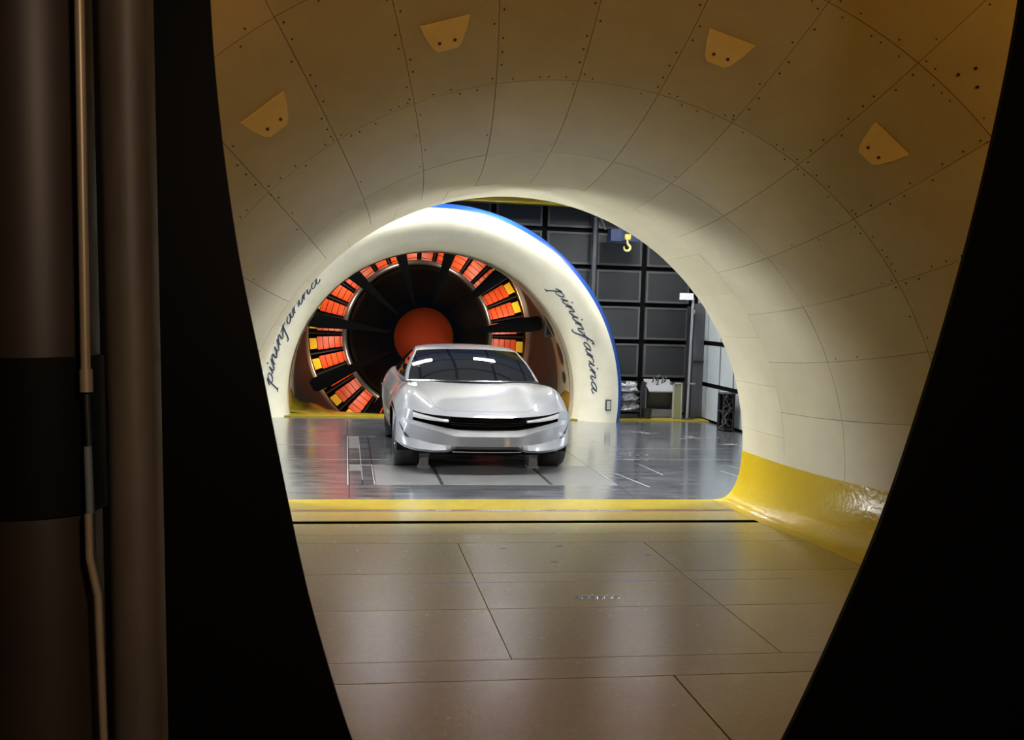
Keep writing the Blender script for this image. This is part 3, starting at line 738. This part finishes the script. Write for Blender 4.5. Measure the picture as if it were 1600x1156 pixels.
# ------------------------------------------------------------------ chamber equipment
beam = empty('crane_girder', (0, 17.7, 3.60)); tag(beam, 'yellow overhead crane girder above the collector ring', 'crane beam')
MB().box(-4.5, 4.5, -0.14, 0.14, 0, .03).build('lower_flange', ochre_beam, beam); MB().box(-4.5, 4.5, -.02, .02, .03, .42).build('web', ochre_beam, beam)
MB().box(-4.5, 4.5, -0.14, 0.14, .42, .45).build('upper_flange', ochre_beam, beam)
hoist = empty('hoist', (3.12, 17.7, 3.03)); tag(hoist, 'dark blue hoist block hanging under the yellow crane girder', 'hoist')
MB().box(-.20, .30, -.12, .12, .0, .2).build('housing', mat('hoist_blue', (.02, .035, .09), .4), hoist); MB().box(-.05, .05, -.03, .03, .2, .55).build('hanger', darkm, hoist)
hook = empty('crane_hook', (3.17, 17.42, 2.88)); tag(hook, 'small yellow crane hook hanging from the blue hoist', 'hook')
hp = [(0, 0, .20), (0, 0, .12), (.012, 0, .09)]+[(-.002+.055*math.sin(a), 0, .035-.055*math.cos(a)) for a in np.linspace(PI*.62, -PI*.62, 14)]
MB().tube(hp, [.014, .018, .02]+[.021]*8+[.018, .016, .014, .012, .010, .006], 8).build('hook', mat('hook_yellow', (.70, .58, .18), .4), hook, smooth=True)
MB().box(-.05, .05, -.03, .03, .17, .26).build('block', mat('hook_block', (.45, .36, .08), .4), hook); MB().tube([(-.02, 0, .25), (-.06, .26, .45)], .006, 6).build('chain', darkm, hook)
MB().tube([(.02, 0, .25), (-.02, .26, .45)], .006, 6).build('chain', darkm, hook)
vp = MB().tube([(2.74, 18.02, 1.86), (2.74, 18.02, 2.4), (2.76, 18.02, 4.1)], .045, 10).build('conduit', mat('conduit_grey', (.13, .135, .14), .35, metal=.5), None, smooth=True, sharp=40)
tag(vp, 'dark vertical conduit pipe running up the back wall beside the blue rim', 'pipe')
cb = MB().tube(cr([(2.70, 17.95, 3.7), (2.78, 17.9, 3.5), (2.86, 17.88, 3.32), (2.90, 17.88, 3.24)], 4), .018, 6).build('hanging_cable', greym, None, smooth=True)
tag(cb, 'short cable end dangling high in front of the back wall', 'cable')
col_ = empty('steel_column', (4.50, 17.5, 0)); tag(col_, 'dark grey steel column in the far corner of the chamber', 'column')
MB().box(-.09, .09, -.1, .1, 0, 2.0).build('shaft', mat('column_grey', (.075, .08, .09), .45), col_); MB().box(-.12, .12, -.13, .13, 0, .03).build('base_plate', darkm, col_)
MB().box(-.095, .095, -.115, -.1, .98, 1.02).build('clamp', darkm, col_)
MB().box(-.17, -.09, -.08, .08, 0, 1.95).build('dark_flange', darkm, col_)  # dark metal flange along the left side of the column
pole = empty('instrument_pole', (4.27, 17.2, 0)); tag(pole, 'slim pale pole with a white box on top near the dark column', 'pole')
MB().tube([(0, 0, .03), (.03, 0, 2.1)], .022, 10).build('pole', mat('pole_grey', (.42, .43, .44), .35, metal=.5), pole, smooth=True, sharp=40)
MB().lathe([(0, 0), (.12, 0), (.12, .02), (.03, .04), (0, .04)], 20, axis='Z').build('base', darkm, pole)
MB().box(-.20, .02, -.04, .04, 2.06, 2.17).build('box', mat('box_white', (.75, .78, .8), .4), pole); MB().tube([(.02, -.03, 1.9), (.05, -.05, 1.86), (.04, -.05, 1.82)], .014, 6).build('clip', silver, pole)
MB().box(-.01, .12, -.02, .02, .62, .65).build('arm', silver, pole)
lp = empty('leaning_panel', (4.09, 17.25, 0)); tag(lp, 'narrow olive framed panel standing at the foot of the pale pole', 'panel')
MB().box(-.055, .075, -.02, .02, .02, .62).build('sheet', olive, lp)
for bx in ((-.068, -.052), (.072, .088)): MB().box(bx[0], bx[1], -.03, .03, .02, .64).build('edge', mat('panel_edge', (.40, .40, .32), .4), lp)
MB().box(-.068, .088, -.03, .03, .62, .64).build('edge', mat('panel_edge', (.40, .40, .32), .4), lp); MB().box(-.06, .08, -.06, .06, 0, .02).build('foot', darkm, lp)
con = empty('control_console', (3.86, 17.6, 0)); tag(con, 'grey sloping control console with small levers on top', 'console')
MB().prism([(-.06, 0.16), (.20, .16), (.20, .62), (.12, .64), (-.22, .48), (-.22, .44)], 'X', -.21, .21).build('desk', mat('console_dark', (.035, .04, .038), .5), con)
MB().prism([(-.24, .465), (.13, .645), (.13, .665), (-.24, .485)], 'X', -.23, .24).build('top', mat('console_top', (.34, .35, .36), .4), con)
MB().box(-.23, .23, -.16, .18, 0.03, .16).build('plinth', greym, con); MB().box(-.20, .20, -.12, .16, 0, .03).build('castor_base', darkm, con)
for sx in (-.225, .225): MB().box(sx-.012, sx+.012, -.05, .2, .16, .62).build('side_panel', greym, con)
for k, (x, y) in enumerate(((-.10, .02), (-.02, .06), (.06, 0), (.13, .05), (-.04, -.06), (.02, .10))):
    z = .5+(y+.24)*.486-.015; lv = MB().tube([(x, y, z), (x+.02, y-.01, z+.07)], .010, 6).build('lever', darkm, con)
    MB().lathe([(0, z+.06), (.018, z+.07), (.018, z+.09), (0, z+.1)], 10, (x+.022, y-.01), 'Z').build('knob', greym, lv)
tr = empty('trolley', (3.26, 17.35, 0.02)); tag(tr, 'dark wheeled trolley piled with crumpled white sheets beside the blue rim', 'trolley')
for z in (.12, .28, .44): MB().box(-.2, .2, -.15, .15, z, z+.02).build('shelf', darkm, tr)
for x in (-.19, .19):
    for y in (-.14, .14): MB().box(x-.012, x+.012, y-.012, y+.012, .07, .56).build('post', darkm, tr)
    MB().lathe([(0, -.02), (.05, -.02), (.05, .02), (0, .02)], 14, (-.1, .05), 'X').build('wheel', rubber, tr).location = (x, 0, 0)
for i, (z, sc_) in enumerate(((.14, .15), (.30, .15), (.46, .17))):
    sh_ = empty('crumpled_sheet', (3.24, 17.33, z+.022)); bpy.data.objects.remove(sh_)
    mb = MB(); rr = []
    for a in range(9):
        q = []
        for b in range(13):
            th_ = 2*PI*b/13; ph = (PI/2)*a/8; n = 1+.35*random.uniform(-1, 1)
            q.append((.17*math.cos(th_)*math.cos(ph)*n, .12*math.sin(th_)*math.cos(ph)*n, .13*math.sin(ph)*n if a else 0))
        rr.append(q)
    mb.grid(rr, closed_v=True); o = mb.build('crumpled_sheet', foil); o.location = (3.26, 17.34, .02+z+.003)
    tag(o, 'crumpled white sheet on the %s shelf of the dark trolley' % ('bottom', 'middle', 'top')[i], 'sheet', 'sheets on the trolley')
bk = MB().lathe([(0, 0), (.085, 0), (.10, .17), (.092, .17), (.08, .012), (0, .012)], 20, axis='Z').build('bucket', darkm, None, smooth=True, sharp=40)
bk.location = (3.575, 17.3, 0.02); tag(bk, 'small black bucket on the kerb between trolley and console', 'bucket')
cab = empty('stand_in_rack', (4.42, 15.75, 0)); tag(cab, 'made-up dark rack and cables standing for darkness by the right wall', 'rack')  # invented rack filling a spot that is only darkness
for x in (-.08, .08):
    for y in (-.1, .1): MB().box(x-.012, x+.012, y-.012, y+.012, 0, .6).build('upright', darkm, cab)
for z in (.02, .3, .58): MB().box(-.1, .1, -.12, .12, z, z+.015).build('shelf', darkm, cab)
MB().box(.085, .095, -.12, .12, 0, .6).build('back_panel', blackm, cab); MB().box(-.1, .1, .11, .12, 0, .6).build('end_panel', blackm, cab)  # black sheets added to make the rack darker
for k in range(6):
    pts = [(random.uniform(-.09, .09), random.uniform(-.13, .1), zz) for zz in np.linspace(.04, .57, 6)]
    MB().tube([tuple(p) for p in cr(pts, 4)], .008, 5).build('cable', greym if k % 2 else darkm, cab, smooth=True)
# ------------------------------------------------------------------ ochre cover plates in the nozzle roof
for th0, where in ((129.4, 'leftmost of four in the nozzle roof'), (107.4, 'second from left in the nozzle roof'), (74.2, 'third from left in the nozzle roof'), (51.5, 'rightmost of four in the nozzle roof')):
    pl = empty('cover_plate', NP(math.radians(th0), 6.65)); inv = Matrix.Translation(-Vector(pl.location))
    outline = [(-2.9, 6.565), (2.9, 6.565), (2.45, 6.65), (1.75, 6.735), (1.2, 6.765), (-1.2, 6.765), (-1.75, 6.735), (-2.45, 6.65)]
    fl = [NP(math.radians(th0+a*0.98), y, 0.007) for a, y in outline]; bs = [NP(math.radians(th0+a), y, 0.0015) for a, y in outline]; n = len(outline)
    mb = MB().add(fl+bs, [tuple(range(n))]+[(i, i+n, (i+1) % n+n, (i+1) % n) for i in range(n)])
    o = mb.build('plate', plate_ochre, pl); o.matrix_parent_inverse = inv
    for a in (-0.92, 0.92):
        c = Vector(NP(math.radians(th0+a), 6.703, 0.008)); ctr = Vector((0, 6.5, ZC)); nrm = (Vector(NP(math.radians(th0+a), 6.703, 0.1))-Vector(NP(math.radians(th0+a), 6.703, 0))).normalized()
        o = MB().tube([c-nrm*.006, c+nrm*.006], .011, 10).build('bolt', mat('bolt_rust', (.10, .02, .01), .6), pl); o.matrix_parent_inverse = inv
    tag(pl, 'ochre two-bolt cover plate, %s' % where, 'plate', 'cover plates in the nozzle roof')
# ------------------------------------------------------------------ dark wall with the opening the camera looks through
op = [(-1.869, 2.55), (-1.841, 2.254), (-1.795, 1.953), (-1.737, 1.680), (-1.669, 1.355), (-1.603, 1.076), (-1.503, .754), (-1.40, .52), (-1.2, .29), (-.93, .2), (-.68, .27), (-.5, .46),
      (-.355, .712), (-.183, 1.104), (-.071, 1.410), (.053, 1.849), (.149, 2.279), (.215, 2.703), (.235, 3.1), (.12, 3.6), (-.3, 4.0), (-.95, 4.2), (-1.55, 3.95), (-1.83, 3.45), (-1.885, 2.95), (-1.869, 2.55)]
P = [op[-2]]+op+[op[1]]
opn = [(float(p[0]), float(p[1])) for p in cr(P, 6)][6:-6][:-1]
out = []
for x, z in opn:
    dx, dz = x+.85, z-2.0; s_ = min(4.9/abs(dx) if dx else 99, (4.2/dz if dz > 0 else 2.0/-dz) if dz else 99); out.append((-.85+dx*s_, max(0, 2.0+dz*s_)))
mb = MB()
fr = [(x, 2.6, z) for x, z in opn]; bk_ = [(x, 2.615, z) for x, z in opn]; fo = [(x, 2.6, z) for x, z in out]; bo_ = [(x, 2.615, z) for x, z in out]
mb.grid([fo, fr, bk_, bo_], closed_v=True)
struct(mb.build('wall_opening', slabm, smooth=True, sharp=40), 'black wall with the tall curved opening in the foreground')
# settling side: floor the camera stands on
struct(MB().box(-4.9, 4.9, -3, 2.6, -0.12, 0.0).build('floor_access', mat('access_floor', (.03, .028, .025), .7)))
# ------------------------------------------------------------------ foreground post, rod and cylinder on the left
post = empty('steel_post', (-1.85, 1.7, 0)); tag(post, 'blurred brown-grey scuffed steel post in the left foreground', 'post')
sh0 = .027
def lean(z): return -1.8845+(2.295-z)*.0283
mb = MB(); rows = []
for z in np.linspace(0, 3.2, 33):
    x = lean(z); rows.append([(x-.036, 1.70, z), (x-.020, 1.682, z), (x+.002, 1.676, z), (x+.022, 1.682, z), (x+.036, 1.70, z), (x+.036, 1.76, z), (x-.036, 1.76, z)])
mb.grid(rows, closed_v=True); o = mb.build('shaft', post_m, post, smooth=True, sharp=50); o.matrix_parent_inverse = Matrix.Translation((1.85, -1.7, 0))
MB().box(.01, .11, -.06, .08, 0, .012).build('base_plate', darkm, post)
rod = empty('guide_rod', (-1.93, 1.7, 0)); tag(rod, 'thin tan metal rod between the steel post and the dark cylinder', 'rod'); iv = Matrix.Translation((1.93, -1.7, 0))
for nm, pts, r, mm in (('upper_rod', [(-1.958, 1.7, 3.2), (-1.946, 1.7, 2.295), (-1.934, 1.7, 1.72)], .0075, rod_m), ('joint', [(-1.934, 1.7, 1.735), (-1.933, 1.7, 1.70)], .010, rod_m),
                       ('link', [(-1.931, 1.7, 1.615), (-1.927, 1.7, 1.51)], .0058, mat('rod_steel', (.24, .29, .30), .3, metal=.4)),
                       ('core', [(-1.934, 1.705, 1.70), (-1.922, 1.705, 1.45)], .0045, darkm), ('lower_rod', [(-1.929, 1.7, 1.51), (-1.927, 1.7, 1.44), (-1.914, 1.7, 1.38), (-1.904, 1.7, 1.148), (-1.88, 1.7, 0)], .0062, rod_m)):
    o = MB().tube(pts, r, 10).build(nm, mm, rod, smooth=True, sharp=50); o.matrix_parent_inverse = iv
cyl = empty('hydraulic_column', (-2.02, 1.8, 0)); tag(cyl, 'large dark upright cylinder with a black band at the left edge', 'cylinder'); iv = Matrix.Translation((2.02, -1.8, 0))
def cl(z): return -2.045+(2.295-z)*.028
for nm, z0, z1, r, mm in (('upper_tube', 1.745, 3.2, .093, cyl_m), ('black_band', 1.50, 1.75, .099, blackm), ('lower_tube', 0, 1.505, .091, cyl_m)):
    o = MB().tube([(cl(z0), 1.8, z0), (cl(z1), 1.8, z1)], r, 40).build(nm, mm, cyl, smooth=True, sharp=50); o.matrix_parent_inverse = iv
